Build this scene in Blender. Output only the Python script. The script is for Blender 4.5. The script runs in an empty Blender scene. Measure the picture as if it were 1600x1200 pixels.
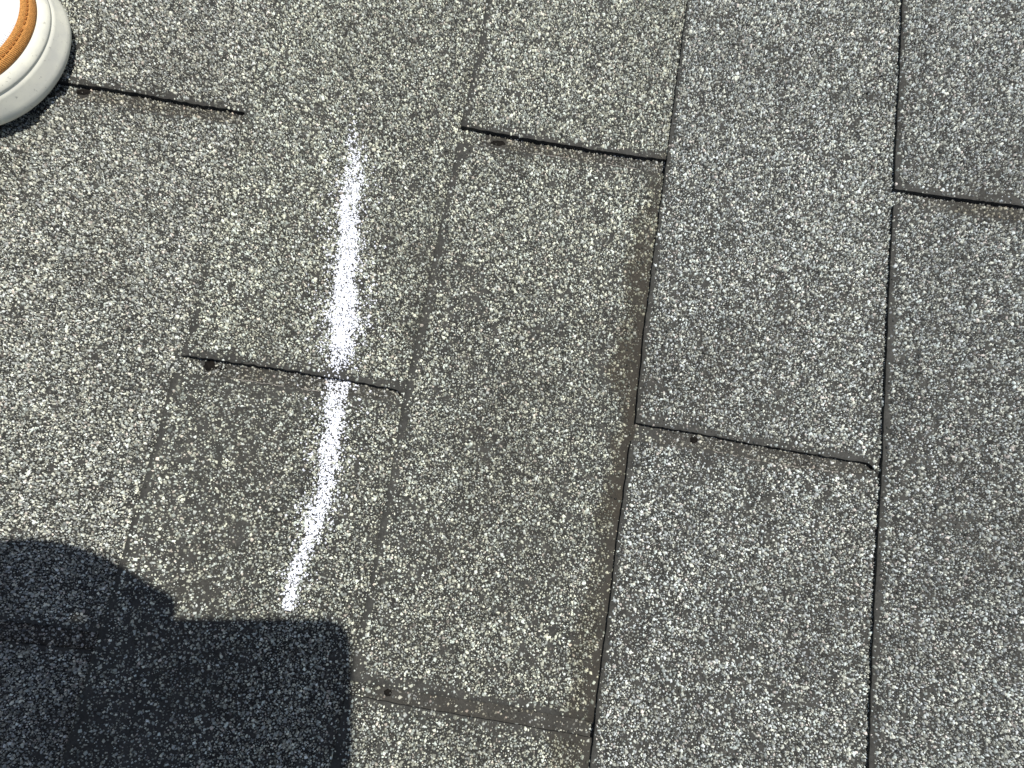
import bpy, bmesh, math
import numpy as np
from mathutils import Matrix, Vector

# ------------------------------------------------------------------ frames
# Everything is laid out in millimetres in the roof's own frame (x = uphill, y = along the
# courses, z = off the roof) and carried into the world by ROOF (pitch, eaves height, metres).
MM = 0.001
ROOF = Matrix.Translation((0, 0, 3.2)) @ Matrix.Rotation(math.radians(-18.4), 4, 'Y')

# ------------------------------------------------------------------ camera
scn = bpy.context.scene
ROT = np.array([0.263, 0.055, 0.162])
CAM = np.array([211.02, -250.76, 392.36])
FPX = 1199.5


def rod(r):
    t = np.linalg.norm(r); k = r / t
    K = np.array([[0, -k[2], k[1]], [k[2], 0, -k[0]], [-k[1], k[0], 0]])
    return np.eye(3) + math.sin(t) * K + (1 - math.cos(t)) * K @ K


RC = rod(ROT)
cam = bpy.data.cameras.new('camera')
cam.lens = 36 * FPX / 1600
cam.sensor_width = 36
cam.clip_start = 0.01
cam.clip_end = 400
cam_o = bpy.data.objects.new('camera', cam)
scn.collection.objects.link(cam_o)
m4 = Matrix.Identity(4)
for i in range(3):
    for j in range(3):
        m4[i][j] = RC[i, j]
    m4[i][3] = CAM[i] * MM
cam_o.matrix_world = ROOF @ m4
scn.camera = cam_o

# ------------------------------------------------------------------ sun and sky
SUN = np.array([0.234, 0.150, 0.954]); SUN /= np.linalg.norm(SUN)
sd = (ROOF.to_3x3() @ Vector(SUN)).normalized()
el = math.asin(sd.z); az = math.atan2(sd.x, sd.y)
sun = bpy.data.lights.new('sun', 'SUN')
sun.energy = 4.6
sun.angle = math.radians(0.53)
sun.color = (1.0, 0.975, 0.92)
sun_o = bpy.data.objects.new('sun', sun)
scn.collection.objects.link(sun_o)
sun_o.rotation_euler = sd.to_track_quat('Z', 'Y').to_euler()
w = bpy.data.worlds.new('World'); scn.world = w; w.use_nodes = True
nt = w.node_tree
sky = nt.nodes.new('ShaderNodeTexSky'); sky.sky_type = 'NISHITA'; sky.sun_disc = False
sky.dust_density = 1.5; sky.ozone_density = 1.0
sky.sun_elevation = el; sky.sun_rotation = az
nt.links.new(sky.outputs[0], nt.nodes['Background'].inputs[0])
nt.nodes['Background'].inputs[1].default_value = 0.10
scn.view_settings.view_transform = 'Standard'
scn.view_settings.look = 'None'
scn.view_settings.exposure = 0.08
scn.view_settings.gamma = 1.0
scn.cycles.max_bounces = 5


# ------------------------------------------------------------------ small tools
def un(q, z):
    """Where the sight line of photo point q meets the height z over the roof (used to survey the layout)."""
    d = RC @ np.array([(q[0] - 800) / FPX, -(q[1] - 600) / FPX, -1.0])
    t = (z - CAM[2]) / d[2]
    return (CAM + t * d)[:2]


def hash2(ix, iy, seed):
    n = (ix.astype(np.int64) * 374761393 + iy.astype(np.int64) * 668265263 + seed * 974634777) & 0xffffffff
    n = ((n ^ (n >> 13)) * 1274126177) & 0xffffffff
    n = (n ^ (n >> 16)) & 0xffffffff
    n = (n * 2246822519) & 0xffffffff
    return ((n ^ (n >> 15)) & 0xffffff) / float(0xffffff)


def vnoise(x, y, s, seed=0):
    x = x / s; y = y / s
    ix = np.floor(x); iy = np.floor(y); fx = x - ix; fy = y - iy
    fx = fx * fx * (3 - 2 * fx); fy = fy * fy * (3 - 2 * fy)
    a = hash2(ix, iy, seed); b = hash2(ix + 1, iy, seed); c = hash2(ix, iy + 1, seed); d = hash2(ix + 1, iy + 1, seed)
    return (a * (1 - fx) + b * fx) * (1 - fy) + (c * (1 - fx) + d * fx) * fy


def fbm(x, y, s, seed=0, o=4):
    v = 0; a = 1; t = 0
    for k in range(o):
        v = v + a * vnoise(x + 17.3 * k, y - 9.1 * k, s / 2 ** k, seed + k * 7); t += a; a *= 0.55
    return v / t


def sstep(a, b, x):
    t = np.clip((x - a) / (b - a), 0, 1)
    return t * t * (3 - 2 * t)


def mesh_from(name, V, loops, sizes, col=None, mats=(), fm=None, smooth=False):
    me = bpy.data.meshes.new(name)
    V = np.asarray(V, np.float32) * MM
    loops = np.asarray(loops, np.int32); sizes = np.asarray(sizes, np.int32)
    me.vertices.add(len(V)); me.vertices.foreach_set('co', V.ravel())
    me.loops.add(len(loops)); me.loops.foreach_set('vertex_index', loops)
    me.polygons.add(len(sizes))
    st = np.zeros(len(sizes), np.int32); st[1:] = np.cumsum(sizes)[:-1]
    me.polygons.foreach_set('loop_start', st)
    me.polygons.foreach_set('loop_total', sizes)
    for m in mats:
        me.materials.append(m)
    if fm is not None:
        me.polygons.foreach_set('material_index', np.asarray(fm, np.int32))
    if smooth:
        me.polygons.foreach_set('use_smooth', np.ones(len(sizes), bool))
    if col is not None:
        a = me.color_attributes.new('Col', 'FLOAT_COLOR', 'POINT')
        c4 = np.ones((len(V), 4), np.float32); c4[:, :3] = col
        a.data.foreach_set('color', c4.ravel())
    me.update(calc_edges=True)
    me.validate()
    return me


def link(name, data, parent=None, label=None, cat=None, group=None, kind=None, mat=None):
    o = bpy.data.objects.new(name, data)
    scn.collection.objects.link(o)
    if parent is not None:
        o.parent = parent
    else:
        o.matrix_world = ROOF @ (mat or Matrix.Identity(4))
    for k, v in (('label', label), ('category', cat), ('group', group), ('kind', kind)):
        if v:
            o[k] = v
    return o


# ------------------------------------------------------------------ materials
def new_mat(name):
    m = bpy.data.materials.new(name); m.use_nodes = True
    return m, m.node_tree, m.node_tree.nodes['Principled BSDF']


def attr_mat(name, rough, spec, nscale, namt, bump):
    m, t, b = new_mat(name)
    a = t.nodes.new('ShaderNodeAttribute'); a.attribute_name = 'Col'
    n = t.nodes.new('ShaderNodeTexNoise'); n.inputs['Scale'].default_value = nscale; n.inputs['Detail'].default_value = 3
    tc = t.nodes.new('ShaderNodeTexCoord'); t.links.new(tc.outputs['Object'], n.inputs['Vector'])
    mr = t.nodes.new('ShaderNodeMapRange')
    mr.inputs[1].default_value = 0.25; mr.inputs[2].default_value = 0.75
    mr.inputs[3].default_value = 1 - namt; mr.inputs[4].default_value = 1 + namt
    t.links.new(n.outputs['Fac'], mr.inputs[0])
    mx = t.nodes.new('ShaderNodeVectorMath'); mx.operation = 'SCALE'
    t.links.new(a.outputs['Color'], mx.inputs[0]); t.links.new(mr.outputs[0], mx.inputs['Scale'])
    t.links.new(mx.outputs[0], b.inputs['Base Color'])
    b.inputs['Roughness'].default_value = rough
    b.inputs['Specular IOR Level'].default_value = spec
    bp = t.nodes.new('ShaderNodeBump'); bp.inputs['Strength'].default_value = bump; bp.inputs['Distance'].default_value = 0.0003
    t.links.new(n.outputs['Fac'], bp.inputs['Height']); t.links.new(bp.outputs[0], b.inputs['Normal'])
    return m


M_BASE = attr_mat('asphalt_coating', 0.75, 0.25, 900, 0.28, 0.7)
M_GRAN = attr_mat('mineral_granules', 0.55, 0.4, 1500, 0.22, 0.5)


def flat_mat(name, col, rough=0.6, spec=0.4, nscale=None, namt=0.1, bump=0.2, dist=0.0004, col2=None):
    m, t, b = new_mat(name)
    b.inputs['Roughness'].default_value = rough
    b.inputs['Specular IOR Level'].default_value = spec
    b.inputs['Base Color'].default_value = (*col, 1)
    if nscale:
        tc = t.nodes.new('ShaderNodeTexCoord')
        n = t.nodes.new('ShaderNodeTexNoise'); n.inputs['Scale'].default_value = nscale; n.inputs['Detail'].default_value = 4
        t.links.new(tc.outputs['Object'], n.inputs['Vector'])
        r = t.nodes.new('ShaderNodeValToRGB')
        c2 = col2 or tuple(c * (1 - 2 * namt) for c in col)
        r.color_ramp.elements[0].color = (*c2, 1); r.color_ramp.elements[1].color = (*col, 1)
        r.color_ramp.elements[0].position = 0.3; r.color_ramp.elements[1].position = 0.62
        t.links.new(n.outputs['Fac'], r.inputs[0]); t.links.new(r.outputs[0], b.inputs['Base Color'])
        bp = t.nodes.new('ShaderNodeBump'); bp.inputs['Strength'].default_value = bump; bp.inputs['Distance'].default_value = dist
        t.links.new(n.outputs['Fac'], bp.inputs['Height']); t.links.new(bp.outputs[0], b.inputs['Normal'])
    return m


# ------------------------------------------------------------------ roof survey
H0 = 3.0            # top of a butt edge over the roof datum
STEP = 3.1          # thickness seen at a butt edge
EXPO = 124.0        # exposure of a course
PITCH = 305.0       # tab pitch
LAP = 14.0          # how far a tab runs under the next course
edge_px = {
    0: [(392, 130), (345, 330), (285, 552), (267, 590), (243, 687), (217, 773), (200, 830)],
    1: [(760, 2), (749.6, 60.6), (739, 108), (722, 190), (632, 615), (626, 644), (610, 743), (591, 839), (573, 927)],
    2: [(1075, 0), (1063, 90), (1042, 250), (1021, 406), (1007.5, 512), (993, 662), (984, 700), (963, 860), (951, 959), (936.5, 1070), (922, 1197)],
    3: [(1410.6, 19), (1402, 200), (1397.5, 294), (1391, 430), (1380, 730), (1367, 956), (1359, 1185)],
}
EDGE = {}
for k, pts in edge_px.items():
    P = np.array([un(q, H0) for q in pts]); P = P[np.argsort(P[:, 1])]
    sl = np.polyfit(P[:, 1], P[:, 0], 1)[0]
    lo = P[0] + np.array([-0.0, -700.0]); hi = P[-1] + np.array([0.0, 700.0])
    EDGE[k] = np.vstack([lo, P, hi])


def edge_x(k, y):
    if k in EDGE:
        e = EDGE[k]; x = np.interp(y, e[:, 1], e[:, 0])
    elif k < 0:
        x = EDGE[0][:, 0].mean() + k * EXPO + 0 * y
    else:
        x = EDGE[3][:, 0].mean() + (k - 3) * EXPO + 0 * y
    y = np.asarray(y, float)
    return x + 0.5 * (vnoise(y, y * 0 + k * 31.0, 9.0, 5) - 0.5) + 0.45 * (vnoise(y, y * 0 + k * 13.0, 2.1, 6) - 0.5)


# slots: course -> list of (upper edge px, lower edge px, hook at the uphill end, lift of the tab above, lift below)
slot_px = {
    -2: [([(-260, 480), (-20, 520), (100, 540)], [(-262, 506), (-20, 546), (100, 566)], 0, 0.0, 0)],
    -1: [([(105, 130), (210, 145), (300, 161), (380, 172)], [(105, 152), (300, 182), (380, 192)], 0, 1.0, 0),
         ([(0, 968), (140, 988)], [(0, 1002), (140, 1018)], 0, 0.0, 0)],
    0: [([(278.5, 555), (432, 575.6), (560, 596), (619, 607)], [(273, 582), (377, 593), (460, 606), (611, 624)], 7, 1.2, 0)],
    1: [([(718.5, 198), (817.5, 216), (927.5, 232.5), (1040, 247)], [(716, 224), (820, 237), (927.5, 252), (1037, 268)], 0, 0.9, 0.0),
        ([(560, 1066), (640, 1081), (797.5, 1104), (920, 1129)], [(560, 1088), (622, 1101), (740, 1122), (902, 1150)], 0, -0.6, -0.3)],
    2: [([(991, 661), (1082.5, 676), (1217.5, 699.6), (1345.7, 720)], [(986, 688), (1096, 701), (1217.5, 725), (1352.5, 741)], 7, 0.3, 0)],
    3: [([(1398, 297), (1500, 311), (1600, 321)], [(1399, 321), (1500, 333), (1600, 345)], 0, 0.6, 0)],
}
SLOTS = {}
for k, L in slot_px.items():
    out = []
    for up, lo, hook, lift, lift2 in L:
        U = np.array([un(q, H0 - 1) for q in up]); D = np.array([un(q, H0 - 1) for q in lo])
        fu = np.polyfit(U[:, 0], U[:, 1], 1); fd = np.polyfit(D[:, 0], D[:, 1], 1)
        out.append(dict(U=U, D=D, fu=fu, fd=fd, hook=hook, lift=lift, lift2=lift2, c=(fu[1] + fd[1]) / 2))
    SLOTS[k] = out


def lin(P, f, x):
    """Interpolate inside the surveyed points, run on straight outside them."""
    y = np.interp(x, P[:, 0], P[:, 1])
    return np.where(x < P[0, 0], P[0, 1] + f[0] * (x - P[0, 0]), np.where(x > P[-1, 0], P[-1, 1] + f[0] * (x - P[-1, 0]), y))


def slot_list(k):
    """All the slots of the 3-tab strip of course k: two inner slots and a half slot at each end."""
    S = [dict(s) for s in SLOTS[k]]
    c0 = [s['c'] for s in S]
    if len(S) == 2:
        want = [min(c0) - PITCH, max(c0) + PITCH]
    else:
        want = [c0[0] + PITCH, c0[0] - PITCH, c0[0] - 2 * PITCH] if k != 3 else [c0[0] + PITCH, c0[0] - PITCH, c0[0] - 2 * PITCH]
    for c in want:
        s = dict(S[0]); d = c - s['c']
        s['U'] = s['U'] + np.array([0, d]); s['D'] = s['D'] + np.array([0, d]); s['c'] = c; s['lift'] = 0.4; s['lift2'] = 0
        S.append(s)
    S.sort(key=lambda s: -s['c'])
    return S


def y_upper(s, k, x, side=0):   # lower edge of the tab above the slot
    y = lin(s['U'], s['fu'], x) + 0.5 * (vnoise(x, x * 0 + s['c'], 3.0, 8) - .5) + 0.5 * (vnoise(x, x * 0 + s['c'], 1.3, 9) - .5)
    if s['hook']:
        xe = edge_x(k + 1, s['c']) - 1.0
        r = s['hook']; t = np.clip((x - (xe - r)) / r, 0, 1)
        y = y - (1 - np.sqrt(np.clip(1 - t * t, 0, 1))) * r * 0.9
    return y


def y_lower(s, k, x):           # upper edge of the tab below the slot
    y = lin(s['D'], s['fd'], x) + 0.6 * (vnoise(x, x * 0 + s['c'], 3.0, 18) - .5)
    if s['hook']:
        y = np.minimum(y, y_upper(s, k, x) - 0.15)
        xe = edge_x(k + 1, s['c']) - 1.0
        t = np.clip((x - (xe - 9)) / 9, 0, 1)
        y = y * (1 - t) + (y_upper(s, k, x) - 0.2) * t
    return y


def und(x, y):
    return 1.5 * (fbm(x, y, 140, 3, 2) - .5) + 0.5 * (vnoise(x, y, 30, 4) - .5)


def z_course(k, x, y):
    xe = np.interp(y, EDGE[k][:, 1], EDGE[k][:, 0]) if k in EDGE else edge_x(k, y)
    return H0 - STEP * (x - xe) / EXPO + und(x, y)


# ------------------------------------------------------------------ granule cover and its wear
TAR = [(*un(q, 1), r) for q, r in (((326, 570), 3.2), ((778, 221), 4.0), ((1085, 686), 2.2), ((605, 1083), 1.9), ((128, 141), 4.5))]


def in_strip(x, y):
    """Brown band where runoff has scoured the course below the third butt line."""
    xb = np.interp(y, EDGE[2][:, 1], EDGE[2][:, 0])
    d = xb - x
    wdt = 10 + 14 * (fbm(x, y, 26, 44) - .5) * 2.2 + 3 * sstep(-100, -200, y)
    b = sstep(wdt + 5, wdt - 4, d) * (d > -0.5)
    b = b * sstep(28, -25, y) * (0.55 + 0.45 * sstep(-40, -90, y) * sstep(-230, -190, y)) * (0.6 + 0.8 * fbm(x, y, 12, 47))
    return b


def cover(k, x, y, lap=False):
    """share of granules still in place, and brown stain amount"""
    D = 0.98 - 0.14 * sstep(0.50, 0.72, fbm(x, y, 34, 11)) - 0.24 * sstep(0.55, 0.8, fbm(x, y, 11, 12))
    br = 0.20 * sstep(0.5, 0.75, fbm(x, y, 60, 77))
    # short curved scuffs where boots have turned
    ridge = np.abs(fbm(x, y, 42, 301, 3) - .5)
    D = D * (1 - 0.35 * sstep(.020, .004, ridge) * sstep(.52, .62, fbm(x, y, 26, 303)))
    D = D * (1 - 0.40 * sstep(.70, .80, vnoise(x, y, 4.5, 305)))
    dx = x - np.interp(y, EDGE[k][:, 1], EDGE[k][:, 0]) if k in EDGE else x - edge_x(k, y)
    if not lap:
        wear = {-1: 0.6, 0: 3.2, 1: 3.6, 2: 2.0, 3: 2.2}.get(k, 2.5) * (0.1 + 1.8 * fbm(x, y, 16, 21))
        if k == 0:
            wear = wear * (.25 + .75 * sstep(-90, -160, y)) * 1.15
        if k == 1:
            wear = wear * .95 + .5
        fl = .24 if k in (0, 1) else .20
        D = D * (fl + (1 - fl) * sstep(wear * 0.6, wear * 1.3, dx + 1.2 * (vnoise(x, y, 2.5, 23) - .5)))
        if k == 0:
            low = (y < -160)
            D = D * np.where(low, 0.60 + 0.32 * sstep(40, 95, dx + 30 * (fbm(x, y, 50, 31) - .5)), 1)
            br = br + np.where(low, 0.0, 0)
        if k == 1:
            s = in_strip(x, y)
            D = D * (1 - 0.36 * s); br = br + 1.1 * s
            de = np.interp(y, EDGE[2][:, 1], EDGE[2][:, 0]) - x
            D = D * (1 - 0.75 * sstep(5.5, 2.5, de + 5 * (fbm(x, y, 10, 49) - .5)) * sstep(-60, -110, y))
        if k == -1:
            D = D * 1.0
        for s in slot_list(k):
            yu = lin(s['U'], s['fu'], x); yd = lin(s['D'], s['fd'], x)
            ww = 5.2 * (fbm(x, y, 10, 51) * 2.0 - .35) + .5
            D = D * (0.30 + 0.70 * sstep(ww * 0.5, ww * 1.2 + .3, np.abs(y - yu) + 10 * (y < yu - 1)))
            D = D * (0.55 + 0.45 * sstep(ww * 0.4, ww + .3, np.abs(y - yd) + 10 * (y > yd + 1)))
            br = br + 0.10 * sstep(9, 2, np.abs(y - yd)) * vnoise(x, y, 9, 61)
    else:
        D = D * 0.72; br = br + 0.22
        if k == 0 :
            D = np.where(y < -250, D * 0.45, D)
    for tx, ty, tr in TAR:
        D = D * (0.05 + 0.95 * sstep(tr * .9, tr * 1.5, np.hypot(x - tx, (y - ty) * 1.5)))
    return np.clip(D, 0.02, 1), np.clip(br, 0, 1)


def paint_amount(x, y):
    """spray density of the white mark"""
    px = [(548, 120, 20, .0), (548, 150, 22, .04), (556, 200, 20, .09), (555, 250, 19, .42), (550, 290, 22, .80), (546, 340, 21, .95), (543, 400, 24, 1.05), (540, 450, 26, 1.15), (536, 520, 26, 1.2), (531, 570, 24, 1.1),
          (525, 600, 20, .95), (521, 640, 19, .95), (520, 680, 19, 1.0), (515, 720, 18, .95), (508, 760, 16, .9), (497, 795, 17, 1.1), (486, 835, 14, .95), (471, 870, 14, .8), (459, 905, 14, .9), (451, 925, 12, .9), (446, 947, 13, 1.05), (443, 957, 8, .0)]
    W = np.array([[*un(q[:2], 2), q[2] / 2.75, q[3]] for q in px])
    o = np.argsort(W[:, 1]); W = W[o]
    cx = np.interp(y, W[:, 1], W[:, 0]); hw = np.interp(y, W[:, 1], W[:, 2]); it = np.interp(y, W[:, 1], W[:, 3])
    it = np.where((y < W[0, 1]) | (y > W[-1, 1]), 0, it)
    hw = hw * (0.8 + 0.4 * vnoise(x * 0, y, 9, 71))
    d = np.abs(x - cx + 2.2 * (vnoise(x * 0, y, 13, 72) - .5)) / hw
    core = np.exp(-(d / 0.74) ** 4) * it * (0.70 + 0.45 * vnoise(x, y, 2.6, 74))
    mist = 0.22 * np.exp(-(d / 1.5) ** 2) * it
    return np.clip(np.maximum(core, mist), 0, 1.2)


rng = np.random.default_rng(11)
CHALK = []


def granules(k, x0, x1, y0, y1, keep, zfun, lap=False, cell=0.95, tint=(1, 1, 1)):
    """crushed mineral chips pressed into the coating: returns verts, quads, colours"""
    nx = int((x1 - x0) / cell); ny = int((y1 - y0) / (cell * 0.88))
    gx, gy = np.meshgrid(np.arange(nx), np.arange(ny), indexing='ij')
    X = x0 + (gx + 0.5 * (gy % 2)) * cell + rng.uniform(-.48, .48, gx.shape) * cell
    Y = y0 + gy * cell * 0.88 + rng.uniform(-.48, .48, gx.shape) * cell
    X = X.ravel(); Y = Y.ravel()
    ok = keep(X, Y); X = X[ok]; Y = Y[ok]
    D, br = cover(k, X, Y, lap)
    ok = rng.random(len(X)) < D; X = X[ok]; Y = Y[ok]; br = br[ok]; D = D[ok]
    n = len(X)
    r = np.clip(rng.lognormal(math.log(0.575), 0.35, n), 0.30, 1.25)
    Z = zfun(X, Y)
    # per chip: 4 base corners, 4 top corners, all jittered
    ang = rng.uniform(0, 2 * math.pi, n); asp = rng.uniform(0.62, 1.0, n)
    h = r * rng.uniform(0.5, 1.35, n)
    tx = rng.uniform(-.35, .35, n); ty = rng.uniform(-.35, .35, n)
    V = np.zeros((n, 8, 3), np.float32)
    ca, sa = np.cos(ang), np.sin(ang)
    for c in range(4):
        th = c * math.pi / 2 + rng.uniform(-.42, .42, n)
        rr = r * rng.uniform(.78, 1.22, n)
        lx = np.cos(th) * rr; ly = np.sin(th) * rr * asp
        V[:, c, 0] = X + lx * ca - ly * sa; V[:, c, 1] = Y + lx * sa + ly * ca; V[:, c, 2] = Z - 0.25
        q = rng.uniform(.38, .80, n)
        V[:, 4 + c, 0] = X + (lx * ca - ly * sa) * q; V[:, 4 + c, 1] = Y + (lx * sa + ly * ca) * q
        V[:, 4 + c, 2] = Z + h * rng.uniform(.75, 1.1, n) + (lx * tx + ly * ty) * q
    # colours
    u = rng.random(n); v = rng.random(n)
    lum = np.where(u < .22, 0.40 + .34 * v, np.where(u < .71, .17 + .23 * v, np.where(u < .88, .075 + .09 * v, .025 + .03 * v)))
    lum = lum * (0.72 + 0.38 * fbm(X, Y, 60, 91) + 0.26 * vnoise(X, Y, 9, 92))
    col = np.repeat(lum[:, None], 3, 1)
    warm = rng.random(n)
    col *= np.where(warm[:, None] < .45, np.array([[1.02, 1.01, .86]]), np.where(warm[:, None] < .70, np.array([[.95, 1.01, .94]]), np.where(warm[:, None] < .95, np.array([[.98, 1.0, .97]]), np.array([[1.08, .95, .85]]))))
    col *= np.array([tint])
    col = col * (1 - 0.45 * br[:, None]) * np.array([[1, 1, 1]]) + 0 * col
    col = np.where(br[:, None] > .3, col * np.array([[1.0, .97, .90]]), col)
    # painted ones leave this mesh for the mark
    pa = paint_amount(X, Y)
    pt = rng.random(n) < pa * 1.0
    if k in (0, 1) or lap:
        if pt.any():
            Vp = V[pt].copy(); c = Vp.mean(1, keepdims=True)
            Vp = c + (Vp - c) * 1.06; CHALK.append(Vp)
    keepm = ~pt if (k in (0, 1) or lap) else np.ones(n, bool)
    V = V[keepm]; col = col[keepm]
    return V, col


QF = np.array([[4, 5, 6, 7], [0, 1, 5, 4], [1, 2, 6, 5], [2, 3, 7, 6], [3, 0, 4, 7]])


def chips_to_mesh(V):
    n = len(V)
    L = (np.arange(n)[:, None, None] * 8 + QF[None]).reshape(-1)
    return V.reshape(-1, 3), L, np.full(n * 5, 4)


def base_col(k, x, y, D, br, lap=False):
    c = np.array([[.042, .041, .036]]) * (0.55 + 0.9 * fbm(x, y, 5, 101)[:, None])
    c = c * (0.55 + 0.45 * sstep(.85, .5, D))[:, None]          # weathered grey where the mineral has gone
    b = np.clip(br, 0, 1)[:, None]
    c = c * (1 - .7 * b) + np.array([[.026, .020, .012]]) * (.7 * b) * (0.5 + 1.0 * fbm(x, y, 7, 103)[:, None])
    return c


def grid_sheet(k, xs_fun, ys_fun, zfun, nx, ny, lap=False, skirt=STEP + 1.2, extra=0.0):
    """a sheet over (s, t) with a dark cut edge hanging from its rim"""
    s = np.linspace(0, 1, nx); t = np.linspace(0, 1, ny)
    S, T = np.meshgrid(s, t, indexing='ij')
    # y edges depend on x, the x edges on y: two rounds settle it
    Y = ys_fun(np.full(S.shape, np.nan), T, first=True)
    for _ in range(3):
        X = xs_fun(S, Y); Y = ys_fun(X, T)
    X = xs_fun(S, Y)
    x = X.ravel(); y = Y.ravel(); z = zfun(x, y)
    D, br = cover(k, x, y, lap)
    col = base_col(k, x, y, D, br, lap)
    V = np.stack([x, y, z + 0.12 * (vnoise(x, y, 2.2, 201) - .5)], 1)
    idx = np.arange(nx * ny).reshape(nx, ny)
    a = idx[:-1, :-1].ravel(); b = idx[1:, :-1].ravel(); c = idx[1:, 1:].ravel(); d = idx[:-1, 1:].ravel()
    F = np.stack([a, b, c, d], 1)
    rim = np.concatenate([idx[:, 0], idx[-1, 1:], idx[-2::-1, -1], idx[0, -2:0:-1]])
    n0 = len(V); m = len(rim)
    lowv = V[rim].copy(); lowv[:, 2] -= skirt
    V2 = np.vstack([V, V[rim] - np.array([0, 0, .03]), lowv])
    col2 = np.vstack([col, np.full((2 * m, 3), .022)])
    r0 = n0 + np.arange(m); r1 = np.roll(r0, -1); l0 = r0 + m; l1 = r1 + m
    F2 = np.stack([r1, r0, l0, l1], 1)
    F = np.vstack([F, F2])
    return V2, F, col2


TINT = {-2: (1.05, 1.06, 1.0), -1: (1.05, 1.06, 1.02), 0: (1.06, 1.08, 1.01), 1: (1.05, 1.07, 1.01), 2: (1.06, 1.09, 1.10), 3: (.95, .98, 1.0), 4: (.88, .9, .93)}
shingles = {}
LABELS = {
    -2: 'grey shingle strip mostly hidden beneath the sneaker, showing only through slots',
    -1: 'grey shingle strip under the sneaker toe, with the hand shadow on it',
    0: 'grey shingle strip under the white sprayed line, its lower tab thinly covered',
    1: 'grey shingle strip with a long brown scoured band along its right side',
    2: 'grey shingle strip just right of the brown scoured band, with one hooked slot',
    3: 'darker blue-grey shingle strip along the right border of the photo',
}
for k in (-2, -1, 0, 1, 2, 3):
    S = slot_list(k)[:4]
    if k == 0 or k == 2:
        S = slot_list(k)
        S = S[:4]
    root = link('roof_shingle', None, label=LABELS[k], cat='shingle', group='asphalt shingles laid in courses')
    root.empty_display_size = 0.02
    shingles[k] = root
    xe_mean = float(edge_x(k, np.array([0.0]))[0])
    gap_end = 1.6
    for ti in range(3):
        su, sl = S[ti], S[ti + 1]

        def zf(x, y, k=k, su=su, sl=sl):
            z = z_course(k, x, y)
            f = 1 - 0.5 * sstep(40, 120, x - (edge_x(k, y)))
            z = z + sl['lift'] * sstep(26, 0, y - lin(sl['U'], sl['fu'], x)) * f
            z = z + su['lift2'] * sstep(20, 0, lin(su['D'], su['fd'], x) - y)
            # thin rounding of the cut edge
            d = np.minimum(np.minimum(x - edge_x(k, y), y - lin(sl['U'], sl['fu'], x)), lin(su['D'], su['fd'], x) - y)
            return z - 0.55 * sstep(1.6, 0, d)

        def xs(s_, Y, k=k):
            xa = edge_x(k, Y); xb = edge_x(k + 1, Y) + LAP
            return xa + (xb - xa) * s_

        def ys(X, T, first=False, k=k, su=su, sl=sl):
            if first:
                return sl['c'] + (su['c'] - sl['c']) * T
            lo = y_upper(sl, k, X); hi = y_lower(su, k, X)
            return lo + (hi - lo) * T
        V, F, C = grid_sheet(k, xs, ys, zf, 110, 240)

        def keep(x, y, k=k, su=su, sl=sl):
            e2 = edge_x(k + 1, y); lim = np.full(len(x), 1.5)
            if k + 1 in SLOTS:
                for q in slot_list(k + 1):
                    lim = np.where((y < lin(q['U'], q['fu'], x) + 3) & (y > lin(q['D'], q['fd'], x) - 2), LAP, lim)
            return (x > edge_x(k, y) + .35) & (x < e2 + lim) & (y > y_upper(sl, k, x) + .35) & (y < y_lower(su, k, x) - .3)
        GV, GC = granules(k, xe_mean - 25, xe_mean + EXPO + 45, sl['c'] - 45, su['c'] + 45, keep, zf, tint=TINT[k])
        gv, gl, gs = chips_to_mesh(GV)
        allV = np.vstack([V, gv]); loops = np.concatenate([F.ravel(), gl + len(V)])
        sizes = np.concatenate([np.full(len(F), 4), gs])
        col = np.vstack([C, np.repeat(GC, 8, 0)])
        me = mesh_from('tab', allV, loops, sizes, col, (M_BASE, M_GRAN), np.concatenate([np.zeros(len(F), int), np.ones(len(gs), int)]))
        link('tab', me, root)
    # the part under the next course, seen through that course's slots
    ytop, ybot = S[0]['c'], S[3]['c']
    zl = lambda x, y, k=k: z_course(k, x, y) - 0.25

    def xs(s_, Y, k=k):
        xa = edge_x(k + 1, Y) + LAP - .5; xb = edge_x(k + 2, Y) + LAP - 2
        return xa + (xb - xa) * s_

    def xs(s_, Y, k=k):
        xa = edge_x(k + 1, Y) + 1.2; xb = edge_x(k + 2, Y) + LAP - 2
        return xa + (xb - xa) * s_

    def ys(X, T, first=False):
        return ybot + (ytop - ybot) * T
    V, F, C = grid_sheet(k, xs, ys, lambda x, y, k=k: z_course(k, x, y) - 0.08, 60, 420, lap=True, skirt=1.2)
    GVs = []; GCs = []
    if k + 1 in SLOTS:
        for s in slot_list(k + 1):
            def keep(x, y, k=k, s=s):
                return (x > edge_x(k + 1, y) + LAP) & (x < edge_x(k + 2, y) + 5) & (y < y_upper(s, k + 1, x) + 2.0) & (y > y_lower(s, k + 1, x) - 1)
            zz = lambda x, y, k=k: z_course(k, x, y) - 0.08
            xm = float(edge_x(k + 1, np.array([0.0]))[0])
            gv_, gc_ = granules(k, xm - 25, xm + EXPO + 45, s['c'] - 45, s['c'] + 45, keep, zz, lap=True, tint=(.90, .89, .87))
            GVs.append(gv_); GCs.append(gc_)
    if GVs:
        GV = np.vstack(GVs); GC = np.vstack(GCs)
        gv, gl, gs = chips_to_mesh(GV)
        allV = np.vstack([V, gv]); loops = np.concatenate([F.ravel(), gl + len(V)])
        sizes = np.concatenate([np.full(len(F), 4), gs]); col = np.vstack([C, np.repeat(GC, 8, 0)])
        fm = np.concatenate([np.zeros(len(F), int), np.ones(len(gs), int)])
    else:
        allV, loops, sizes, col, fm = V, F.ravel(), np.full(len(F), 4), C, np.zeros(len(F), int)
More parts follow.
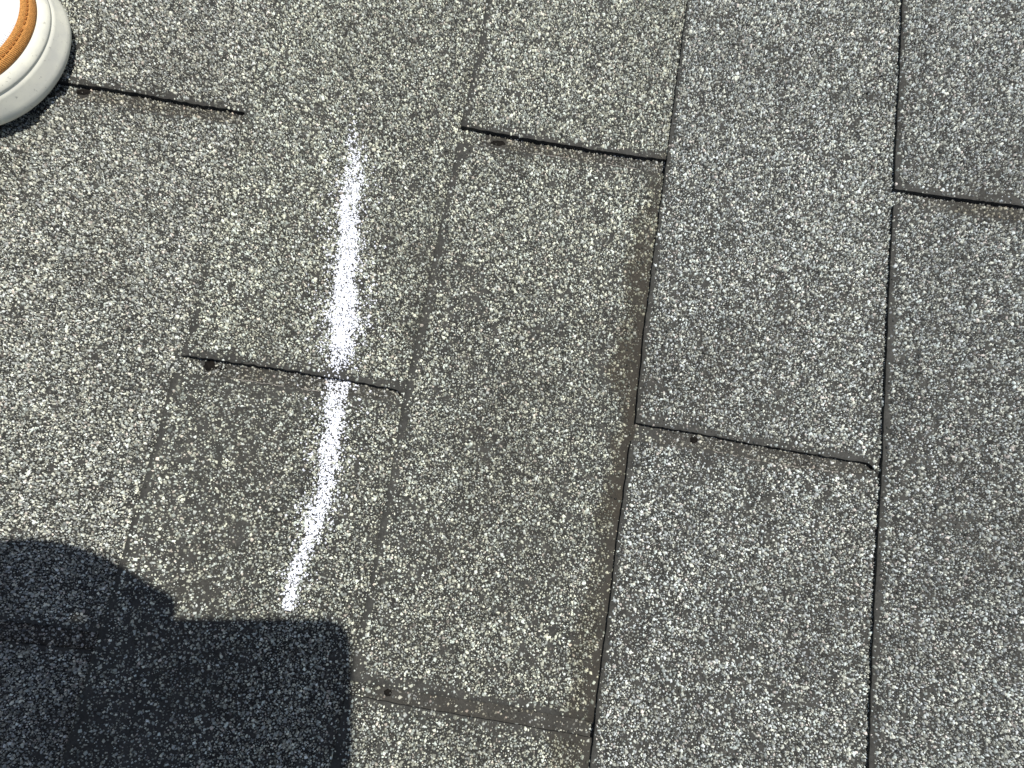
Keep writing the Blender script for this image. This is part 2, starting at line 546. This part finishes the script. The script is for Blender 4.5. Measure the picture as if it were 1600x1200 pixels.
    me = mesh_from('headlap', allV, loops, sizes, col, (M_BASE, M_GRAN), fm)
    link('headlap', me, root)

# black tar dabs of the seal strip, seen in the slots (each belongs to the strip that shows it)
M_TAR = flat_mat('tar', (.014, .012, .010), .9, .1, 700, .3, .3)
for k, (cx, cy), rx, ry in ((-1, (326, 570), 3.4, 3.0), (-1, (343, 574), 3.4, 1.2), (0, (778, 221), 4.6, 1.7), (1, (1085, 686), 2.2, 2.0), (0, (605, 1083), 1.9, 1.7), (-2, (128, 141), 5, 2.0), (2, (1402, 250), 1.0, 3.4)):
    kk = k if k >= -1 else -1
    p = un((cx, cy), 1)
    n = 22; th = np.linspace(0, 2 * math.pi, n, endpoint=False)
    rad = 1 + .35 * (rng.random(n) - .5)
    ca = 0.12
    lx = np.cos(th) * rx * rad; ly = np.sin(th) * ry * rad
    x = p[0] + lx * math.cos(ca) - ly * math.sin(ca); y = p[1] + lx * math.sin(ca) + ly * math.cos(ca)
    on = z_course(k if k >= -1 else -1, np.array([p[0]]), np.array([p[1]]))[0]
    if k == -2:
        on = z_course(-1, np.array([p[0]]), np.array([p[1]]))[0] - STEP
    if k == 2:
        on = z_course(2, np.array([p[0]]), np.array([p[1]]))[0] + .2
    top = np.stack([p[0] + (x - p[0]) * .94, p[1] + (y - p[1]) * .94, np.full(n, on + .32)], 1)
    bot = np.stack([x, y, np.full(n, on - 1.2)], 1)
    V = np.vstack([top, bot, [[p[0], p[1], on + .34]]])
    loops = []; sizes = []
    for i in range(n):
        j = (i + 1) % n
        loops += [i, n + i, n + j, j]; sizes.append(4)
        loops += [2 * n, i, j]; sizes.append(3)
    link('tar_dab', mesh_from('tar_dab', V, loops, sizes, mats=(M_TAR,)), shingles[kk])

# pale glass-fibre mat fraying out of the cut upper edge of two tabs
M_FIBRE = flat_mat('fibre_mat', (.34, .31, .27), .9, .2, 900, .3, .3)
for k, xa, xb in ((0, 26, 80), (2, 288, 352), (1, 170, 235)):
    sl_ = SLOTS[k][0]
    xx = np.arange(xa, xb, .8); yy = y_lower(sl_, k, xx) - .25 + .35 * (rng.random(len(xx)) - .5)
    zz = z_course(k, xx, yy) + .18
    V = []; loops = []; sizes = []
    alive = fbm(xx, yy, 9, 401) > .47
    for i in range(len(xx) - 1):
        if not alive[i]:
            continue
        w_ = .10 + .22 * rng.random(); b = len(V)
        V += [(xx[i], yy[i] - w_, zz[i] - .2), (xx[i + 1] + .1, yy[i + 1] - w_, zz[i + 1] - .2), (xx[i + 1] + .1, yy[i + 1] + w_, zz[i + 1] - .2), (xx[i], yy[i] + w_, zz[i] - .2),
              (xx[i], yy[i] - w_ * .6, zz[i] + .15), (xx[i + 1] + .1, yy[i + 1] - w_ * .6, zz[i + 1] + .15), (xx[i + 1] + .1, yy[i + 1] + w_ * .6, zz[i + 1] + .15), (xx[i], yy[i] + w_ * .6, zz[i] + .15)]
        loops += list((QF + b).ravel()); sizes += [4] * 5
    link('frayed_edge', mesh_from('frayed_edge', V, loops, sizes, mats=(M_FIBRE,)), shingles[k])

# ------------------------------------------------------------------ the white sprayed mark
M_CHALK = flat_mat('marking_chalk', (.78, .80, .86), .9, .15, 1200, .04, .4)
Vp = np.vstack(CHALK)
gv, gl, gs = chips_to_mesh(Vp)
# spray that went between the granules, as thin flecks on the coating
nf = 70000
X = rng.uniform(40, 120, nf); Y = rng.uniform(-285, 20, nf)
pa = paint_amount(X, Y); ok = rng.random(nf) < (pa - .04) * .9
X = X[ok]; Y = Y[ok]
e1 = edge_x(1, Y)
s0 = SLOTS[0][0]
inslot = (Y < y_upper(s0, 0, X) + .1) & (Y > y_lower(s0, 0, X) - .1)
Z = np.where(X < e1, z_course(0, X, Y), z_course(1, X, Y)) + .16
Z = np.where(inslot, z_course(-1, X, Y) + .14, Z)
ok = (~inslot | (rng.random(len(X)) < .6)) & (np.abs(X - e1) > 1); X = X[ok]; Y = Y[ok]; Z = Z[ok]
n = len(X); FV = np.zeros((n, 5, 3), np.float32)
r = rng.uniform(.16, .62, n); a0 = rng.uniform(0, 6.28, n)
for c in range(5):
    rr = r * rng.uniform(.6, 1.3, n)
    FV[:, c, 0] = X + np.cos(a0 + c * 1.2566) * rr; FV[:, c, 1] = Y + np.sin(a0 + c * 1.2566) * rr
    FV[:, c, 2] = Z + rng.uniform(0, .15, n)
fl = np.arange(n * 5) + len(gv)
me = mesh_from('chalk_mark', np.vstack([gv, FV.reshape(-1, 3)]), np.concatenate([gl, fl]), np.concatenate([gs, np.full(n, 5)]), mats=(M_CHALK,))
link('chalk_mark', me, label='white sprayed marking line running down across the shingles and one slot', cat='paint mark')

# ------------------------------------------------------------------ neighbouring strips around the photographed ones
def copy_strip(src, dx, dy):
    r = src.copy(); scn.collection.objects.link(r)
    r.matrix_world = ROOF @ Matrix.Translation((dx * MM, dy * MM, 0))
    r['label'] = 'grey asphalt shingle strip of the surrounding roof, outside the photo'
    for ch in src.children:
        if ch.name.startswith(('tar', 'fray')):
            continue
        c = ch.copy(); scn.collection.objects.link(c); c.parent = r
    return r


base_x = {k: float(np.interp(-120, EDGE[k][:, 1], EDGE[k][:, 0])) if k in EDGE else float(edge_x(k, np.array([0.]))[0]) for k in (-2, -1, 0, 1, 2, 3)}
for c in range(-4, 7):
    src = c if c in shingles else (-1 if (c % 2) else 0) if c < -2 else (3 if c % 2 else 2)
    dx = 0 if c in shingles else (c - src) * EXPO
    for m in (-1, 0, 1):
        if m == 0 and c in shingles:
            continue
        copy_strip(shingles[src], dx, m * 3 * PITCH)

# roof deck and the ground under the eaves
def slab(name, x0, x1, y0, y1, z0, z1, mat, kind='structure'):
    V = [(x, y, z) for z in (z0, z1) for x, y in ((x0, y0), (x1, y0), (x1, y1), (x0, y1))]
    F = [3, 2, 1, 0, 4, 5, 6, 7, 0, 1, 5, 4, 1, 2, 6, 5, 2, 3, 7, 6, 3, 0, 4, 7]
    return link(name, mesh_from(name, V, F, [4] * 6, mats=(mat,)), kind=kind)


M_DECK = flat_mat('roofing_felt', (.20, .20, .195), .85, .2, 600, .38, .8, .001)
slab('roof_deck', -2600, 4200, -3500, 3500, -60, -7.5, M_DECK)
M_GRASS = flat_mat('lawn', (.07, .12, .035), .9, .2, 12, .3, .5, .02)
g = bpy.data.meshes.new('ground')
g.from_pydata([(-150, -150, 0), (150, -150, 0), (150, 150, 0), (-150, 150, 0)], [], [(0, 1, 2, 3)])
g.materials.append(M_GRASS)
go = bpy.data.objects.new('ground', g); scn.collection.objects.link(go); go['kind'] = 'structure'

# ------------------------------------------------------------------ the person crouching at the edge of the picture
person = link('person', None, label='crouching person in an orange-trimmed white sneaker, only its toe on the shingles', cat='person',
              mat=Matrix.Translation((-0.30, -0.10, 0)))
OFF = np.array([-300.0, -100.0, 0.0])
M_SKIN = flat_mat('skin', (.50, .30, .21), .5, .4, 60, .08, .15)
M_SHIRT = flat_mat('shirt', (.16, .20, .27), .9, .2, 200, .1, .3)
M_TROUSER = flat_mat('trousers', (.10, .095, .085), .9, .2, 240, .12, .4)
M_SOLE = flat_mat('foam_sole', (.72, .70, .58), .6, .3, 70, .10, .5, .0005, (.58, .57, .50))
M_MESH = flat_mat('knit_upper', (.93, .93, .90), .85, .2, 1400, .06, .5)
M_ORANGE = flat_mat('orange_binding', (.68, .31, .085), .8, .2, 1500, .22, .9)
def add_weave(m, scale, strength, dist):
    t = m.node_tree; b = t.nodes['Principled BSDF']
    tc = t.nodes.new('ShaderNodeTexCoord'); wv = t.nodes.new('ShaderNodeTexWave')
    wv.bands_direction = 'Y'; wv.inputs['Scale'].default_value = scale; wv.inputs['Distortion'].default_value = 1.5
    t.links.new(tc.outputs['Object'], wv.inputs['Vector'])
    bp = t.nodes.new('ShaderNodeBump'); bp.inputs['Strength'].default_value = strength; bp.inputs['Distance'].default_value = dist
    old = b.inputs['Normal'].links[0].from_socket
    t.links.new(old, bp.inputs['Normal']); t.links.new(wv.outputs['Fac'], bp.inputs['Height']); t.links.new(bp.outputs[0], b.inputs['Normal'])


def add_specks(m, scale, col, lo, hi):
    t = m.node_tree; b = t.nodes['Principled BSDF']
    tc = t.nodes.new('ShaderNodeTexCoord'); n = t.nodes.new('ShaderNodeTexNoise')
    n.inputs['Scale'].default_value = scale; n.inputs['Detail'].default_value = 6; n.inputs['Roughness'].default_value = .75
    t.links.new(tc.outputs['Object'], n.inputs['Vector'])
    mr = t.nodes.new('ShaderNodeMapRange'); mr.inputs[1].default_value = lo; mr.inputs[2].default_value = hi
    t.links.new(n.outputs['Fac'], mr.inputs[0])
    mx = t.nodes.new('ShaderNodeMix'); mx.data_type = 'RGBA'; pass
    old = b.inputs['Base Color'].links[0].from_socket
    t.links.new(old, mx.inputs[6]); mx.inputs[7].default_value = (*col, 1)
    t.links.new(mr.outputs[0], mx.inputs[0]); t.links.new(mx.outputs[2], b.inputs['Base Color'])


add_weave(M_ORANGE, 330, .8, .0005)
add_weave(M_MESH, 260, .5, .0006)
add_specks(M_SOLE, 420, (.22, .21, .18), .60, .72)
add_specks(M_MESH, 300, (.62, .62, .58), .58, .75)
M_STITCH = flat_mat('stitching', (.34, .13, .03), .8, .2)
M_HAIR = flat_mat('hair', (.03, .02, .015), .6, .4, 300, .2, .6)


def outline(n=200, L=292.0):
    """plan of a shoe, toe at the origin pointing to +x, going round"""
    u = np.array([0, 2, 8, 20, 36, 54, 90, 130, 180, 225, 262, 282, 290, 292.])
    wl = np.array([0, 14, 27, 40.5, 49, 52.5, 54.0, 48, 39, 38, 36, 24, 12, 0.])
    tt = np.linspace(0, 1, n // 2, endpoint=False)
    uu = L * (1 - np.cos(math.pi * tt)) / 2
    ww = np.interp(uu, u, wl)
    # exact round toe
    R = 52.5
    ww = np.where(uu < R, np.sqrt(np.clip(R * R - (R - uu) ** 2, 0, None)), ww)
    a = np.stack([-uu, ww], 1)
    b = np.stack([-(L * (1 + np.cos(math.pi * tt)) / 2), -np.interp(L * (1 + np.cos(math.pi * tt)) / 2, u, wl)], 1)
    ub = -b[:, 0]
    b[:, 1] = np.where(ub < R, -np.sqrt(np.clip(R * R - (R - ub) ** 2, 0, None)), b[:, 1])
    return np.vstack([a, b])


OUT = outline()
_t = np.roll(OUT, -1, 0) - np.roll(OUT, 1, 0); _t /= np.linalg.norm(_t, axis=1)[:, None] + 1e-9
NRM = np.stack([_t[:, 1], -_t[:, 0]], 1)      # towards the outside or inside, fixed below
if (NRM[len(OUT) // 4] @ (OUT[len(OUT) // 4] - OUT.mean(0))) < 0:
    NRM = -NRM


def ring(inset, z, shift=0.0):
    """outline drawn in by `inset` (kept from folding by squeezing towards the middle line)"""
    u = -OUT[:, 0]; c = 292.0 / 2
    k = 1 - inset / 54.0
    toe = np.clip(1 - u / 60, 0, 1); heel = np.clip((u - 240) / 52, 0, 1)
    x = OUT[:, 0] * (1 - 0) - inset * toe ** .8 + inset * heel
    y = OUT[:, 1] * k
    zz = np.full(len(OUT), float(z)) if np.isscalar(z) else z
    return np.stack([x + shift, y, zz], 1)


def loft(rings, cap_bottom=False, cap_top=False):
    n = len(rings[0]); V = np.vstack(rings); loops = []; sizes = []
    for r in range(len(rings) - 1):
        for i in range(n):
            j = (i + 1) % n
            loops += [r * n + i, r * n + j, (r + 1) * n + j, (r + 1) * n + i]; sizes.append(4)
    if cap_bottom:
        loops += list(range(n - 1, -1, -1)); sizes.append(n)
    if cap_top:
        b = (len(rings) - 1) * n; loops += list(range(b, b + n)); sizes.append(n)
    return V, loops, sizes


def shoe(tx, ty, ang, side):
    sh = link('sneaker', None, person)
    sh.matrix_local = Matrix.Translation(((tx - OFF[0]) * MM, (ty - OFF[1]) * MM, 3.2 * MM)) @ Matrix.Rotation(ang, 4, 'Z')
    uu = -OUT[:, 0]
    spring = 3.5 * np.clip(1 - uu / 70, 0, 1) ** 2
    # sole
    prof = [(16, 0), (8, .6), (3, 3), (.8, 6), (0, 9.5), (.6, 13), (1.4, 16.5), (2.4, 20), (2.7, 21.6), (3.5, 22.1), (3.7, 22.6), (3.3, 23.2), (3.3, 24.6), (4.4, 26.4), (6.0, 28.4), (8, 29.4), (12, 29.6)]
    rs = [ring(i_, z_ + spring * (1 if z_ < 12 else .6)) for i_, z_ in prof]
    V, l, s = loft(rs, True, True)
    link('sole', mesh_from('sole', V, l, s, mats=(M_SOLE,), smooth=True), sh)
    # orange binding: two bands with a stitched valley
    pr = [(8.6, 28.5), (7.4, 29.8), (7.4, 31.6), (8.2, 33.8), (9.0, 34.6), (9.6, 34.4), (9.9, 35.0), (10.3, 36.2), (11.2, 37.0), (12.4, 37.1), (13.5, 36.0)]
    rs = [ring(i_, z_ + spring * .6) for i_, z_ in pr]
    # fine weave: ribs across the band
    for r_ in rs[1:-1]:
        r_[:, 2] += 0
    V, l, s = loft(rs)
    link('trim_band', mesh_from('trim_band', V, l, s, mats=(M_ORANGE,), smooth=True), sh)
    # stitches in the valley
    SV = []; SF = []
    c = ring(9.5, 34.9 + spring * .6)
    seg = np.linalg.norm(np.roll(c, -1, 0) - c, axis=1); cum = np.concatenate([[0], np.cumsum(seg)])
    cc = np.vstack([c, c[:1]])
    for q in np.arange(0, cum[-1] - 2.5, 3.0):
        p0 = np.array([np.interp(q, cum, cc[:, d]) for d in range(3)]); p1 = np.array([np.interp(q + 1.9, cum, cc[:, d]) for d in range(3)])
        t = (p1 - p0) / np.linalg.norm(p1 - p0); nn = np.array([-t[1], t[0], 0]); b = len(SV)
        for pp in (p0, p1):
            for sx, sz in ((-.45, -.3), (.45, -.3), (.3, .45), (-.3, .45)):
                SV.append(pp + nn * sx + np.array([0, 0, sz]))
        SF += [[b, b + 1, b + 5, b + 4], [b + 1, b + 2, b + 6, b + 5], [b + 2, b + 3, b + 7, b + 6], [b + 3, b, b + 4, b + 7], [b + 3, b + 2, b + 1, b], [b + 4, b + 5, b + 6, b + 7]]
    link('stitching', mesh_from('stitching', np.array(SV), np.array(SF).ravel(), np.full(len(SF), 4), mats=(M_STITCH,)), sh)
    # knit upper, rising to the instep and the ankle collar
    rise = 52 * sstep(60, 165, uu) + 8 * sstep(200, 280, uu)
    pr = [(11.6, 35.0, 0), (12.2, 37.6, .02), (14.2, 40, .05), (18, 42.6, .12), (24, 45.5, .3), (30, 48.5, .5), (36, 51, .72), (42, 53, .9), (46, 54, .96), (49, 54.4, 1.0)]
    rs = []
    for i_, z_, g_ in pr:
        kk = i_ + .3
        r_ = ring(kk, z_ + spring * .6 + rise * g_)
        # keep the collar open towards the heel
        back = sstep(150, 190, uu) * g_
        r_[:, 1] = r_[:, 1] * (1 - back) + OUT[:, 1] * (1 - 17.5 / 54) * back
        rs.append(r_)
    V, l, s = loft(rs, False, True)
    link('upper', mesh_from('upper', V, l, s, mats=(M_MESH,), smooth=True), sh)
    # laces
    LV = []; LF = []
    for q in range(6):
        x0 = -88 - q * 15; zt = 62 + 52 * float(sstep(60, 165, np.array([-x0 * 1.0]))[0])
        for m in range(9):
            yy = -24 + m * 6; zz = zt + 2 - (yy / 24) ** 2 * 6
            for sx, sz in ((-3, 0), (3, 0), (2.4, 2.4), (-2.4, 2.4)):
                LV.append((x0 + sx, yy, zz + sz))
        b = len(LV) - 36
        for m in range(8):
            for e in range(4):
                f = (e + 1) % 4
                LF.append([b + m * 4 + e, b + m * 4 + f, b + m * 4 + 4 + f, b + m * 4 + 4 + e])
    link('laces', mesh_from('laces', np.array(LV, float), np.array(LF).ravel(), np.full(len(LF), 4), mats=(M_MESH,)), sh)
    return sh


shoe(-111.4, 5.0, math.radians(2), 1)
shoe(-215.0, -330.0, math.radians(-8), -1)

# phone plane, in camera axes (a right, b up, c back)
AX, BX, CX = RC[:, 0], RC[:, 1], RC[:, 2]
C0 = 22.0
corner_shadow = np.array([*un((551, 963), 2.0), 2.0])
t_ = ((CAM + CX * C0 - corner_shadow) @ CX) / (SUN @ CX)
cw = corner_shadow + SUN * t_
a1 = (cw - CAM) @ AX; b1 = (cw - CAM) @ BX


def P(a, b, c):
    """phone frame -> roof frame; a, b measured from the phone's far upper corner"""
    return CAM + AX * (a1 + a) + BX * (b1 + b) + CX * (C0 + c)


PM = Matrix.Identity(4)
for i in range(3):
    PM[i][0] = AX[i]; PM[i][1] = BX[i]; PM[i][2] = CX[i]
pc = P(-81, -39, 4.5)
PM = Matrix.Translation(Vector(pc * MM)) @ PM
M_CASE = flat_mat('phone_case', (.03, .03, .035), .5, .4, 400, .1, .1)
M_GLASS = flat_mat('phone_glass', (.01, .01, .012), .08, .6)
phone = link('phone', None, label='phone in a black case held flat over the roof, casting the round-cornered shadow', cat='phone', mat=PM)


def rrect(hx, hy, r, z, n=10):
    pts = []
    for cx, cy, a0 in ((hx - r, hy - r, 0), (-hx + r, hy - r, 90), (-hx + r, -hy + r, 180), (hx - r, -hy + r, 270)):
        for i in range(n + 1):
            a = math.radians(a0 + 90 * i / n); pts.append((cx + r * math.cos(a), cy + r * math.sin(a), z))
    return np.array(pts)


V, l, s = loft([rrect(79, 37, 12, -4.6), rrect(81, 39, 14, -3.2), rrect(81, 39, 14, 3.6), rrect(79.6, 37.6, 13, 4.6)], True, True)
link('case', mesh_from('case', V, l, s, mats=(M_CASE,)), phone)
V, l, s = loft([rrect(77, 35, 11, 4.3), rrect(77, 35, 11, 4.9)], True, True)
link('screen', mesh_from('screen', V, l, s, mats=(M_GLASS,)), phone)
V, l, s = loft([rrect(15, 15, 6, -4.4) + np.array([60, -19, 0]), rrect(14.4, 14.4, 6, -6.6) + np.array([60, -19, 0])], True, True)
link('camera_bump', mesh_from('camera_bump', V, l, s, mats=(M_GLASS,)), phone)


def skin_mesh(name, nodes, edges, root_i, sub=2):
    me = bpy.data.meshes.new(name)
    me.from_pydata([tuple((np.array(p[:3])) * MM) for p in nodes], edges, [])
    ob = bpy.data.objects.new(name, me); scn.collection.objects.link(ob)
    sk = ob.modifiers.new('skin', 'SKIN'); sk.use_smooth_shade = True
    if not me.skin_vertices:
        bm = bmesh.new(); bm.from_mesh(me); bm.verts.layers.skin.verify(); bm.to_mesh(me); bm.free()
    for i, p in enumerate(nodes):
        rr = p[3] if isinstance(p[3], tuple) else (p[3], p[3])
        me.skin_vertices[0].data[i].radius = (rr[0] * MM, rr[1] * MM)
        me.skin_vertices[0].data[i].use_root = (i == root_i)
    sb = ob.modifiers.new('sub', 'SUBSURF'); sb.levels = sub; sb.render_levels = sub
    dg = bpy.context.evaluated_depsgraph_get()
    out = bpy.data.meshes.new_from_object(ob.evaluated_get(dg))
    bpy.data.objects.remove(ob)
    out.name = name
    return out


N = []; Ed = []


def node(p, r, parent=None):
    N.append((*[float(v) for v in (np.array(p, float) - OFF)], r)); i = len(N) - 1
    if parent is not None:
        Ed.append((parent, i))
    return i


pel = node((-560, -130, 300), (120, 150))
wst = node((-520, -130, 400), (105, 135), pel)
chs = node((-440, -130, 560), (115, 160), wst)
upc = node((-370, -130, 690), (95, 120), chs)
nck = node((-320, -135, 780), 55, upc)
hd1 = node((-275, -140, 850), (82, 78), nck)
hd2 = node((-240, -140, 930), (92, 80), hd1)
hd3 = node((-232, -140, 990), (62, 58), hd2)
# legs
for yk, ankle, knee in ((1, (-378, 5, 95), (-240, 20, 475)), (-1, (-475, -318, 95), (-340, -300, 470))):
    h = node((-560, -130 + 95 * yk, 280), 90, pel)
    kn = node(knee, 62, h)
    md = node(np.array(knee) * .55 + np.array(ankle) * .45 + np.array([-25, 0, 0]), 56, kn)
    an = node(ankle, 38, md)
    node((ankle[0] + 8, ankle[1], 62), 34, an)
# right arm resting on the right knee
sh_r = node((-400, -300, 690), 62, upc)
el_r = node((-430, -400, 500), 46, sh_r)
wr_r = node((-330, -330, 560), 30, el_r)
hd_r = node((-285, -310, 560), (36, 20), wr_r)
for q in range(4):
    f1 = node((-250, -335 + 18 * q, 556), 10, hd_r); f2 = node((-225, -337 + 19 * q, 545), 9, f1); node((-212, -338 + 19 * q, 525), 8, f2)
t1 = node((-275, -272, 545), 12, hd_r); node((-250, -255, 535), 10, t1)
# left arm reaching out with the phone
sh_l = node((-380, 40, 690), 62, upc)
el_l = node((-235, -95, 520), 46, sh_l)
wr = P(-262, -22, 14)
w0 = node(wr, (27, 24), el_l)
p0 = node(P(-225, -14, 10), (32, 24), w0)
p1 = node(P(-200, -20, 4), (38, 24), p0)
# thumb along the upper edge
th0 = node(P(-190, 20, 6), 27, p0)
th1 = node(P(-152, 27, 8), 21, th0)
th2 = node(P(-119, 17, 9), 15, th1)
th3 = node(P(-98, 7, 10), 11.5, th2)
node(P(-84, 5, 11), 10.5, th3)
wb = node(P(-176, -2, 6), 27, p1)
wc = node(P(-160, 4, 2), 24, wb)
node(P(-138, 2, -2), 20, wc)
# four fingers across the back, curling round the lower edge
for q, (ka, kb, L_) in enumerate(((-150, -40, 1.0), (-163, -50, 1.04), (-176, -58, 1.0), (-190, -64, .85))):
    k0 = node(P(ka - 22, kb + 12, -11), 12, p1)
    k1 = node(P(ka, kb - 18 * L_, -15), 10, k0)
    k2 = node(P(ka + 6, -78 - 9 * L_, -8), 9, k1)
    k3 = node(P(ka + 6, -78 - 10, 8), 8.5, k2)
    node(P(ka + 4, -70, 14), 8, k3)
bm_ = skin_mesh('body', N, Ed, pel)
for m in (M_TROUSER, M_SHIRT, M_SKIN):
    bm_.materials.append(m)
zs = np.zeros(len(bm_.vertices) * 3); bm_.vertices.foreach_get('co', zs); zs = zs.reshape(-1, 3) / MM + OFF
for pl in bm_.polygons:
    c = zs[list(pl.vertices)].mean(0)
    hand_l = (c - wr) @ AX > -60 and c[2] > 300 and np.linalg.norm(c - wr) < 260 and c[0] > -140
    if np.linalg.norm(c - np.array([-240, -140, 920])) < 150 and c[2] > 790:
        mi = 2
    elif hand_l or (c[0] > -330 and c[1] < -180 and c[2] > 505 and c[2] < 600):
        mi = 2
    elif c[2] > 400 and not (c[0] > -420 and c[2] < 600 and (c[1] > -70 or c[1] < -230) and np.linalg.norm(c - np.array([-235, -95, 520])) > 130):
        mi = 1
    else:
        mi = 0
    if c[2] < 110:
        mi = 2
    pl.material_index = mi
bm_.polygons.foreach_set('use_smooth', np.ones(len(bm_.polygons), bool))
link('body', bm_, person)
hN = [(*(np.array(p) - OFF), r) for p, r in (((-262, -140, 905), (84, 84)), ((-250, -140, 960), (92, 84)), ((-246, -140, 1010), (58, 54)))]
hm = skin_mesh('hair', hN, [(0, 1), (1, 2)], 1)
hm.materials.append(M_HAIR)
link('hair', hm, person)
print('phone a1,b1', a1, b1)
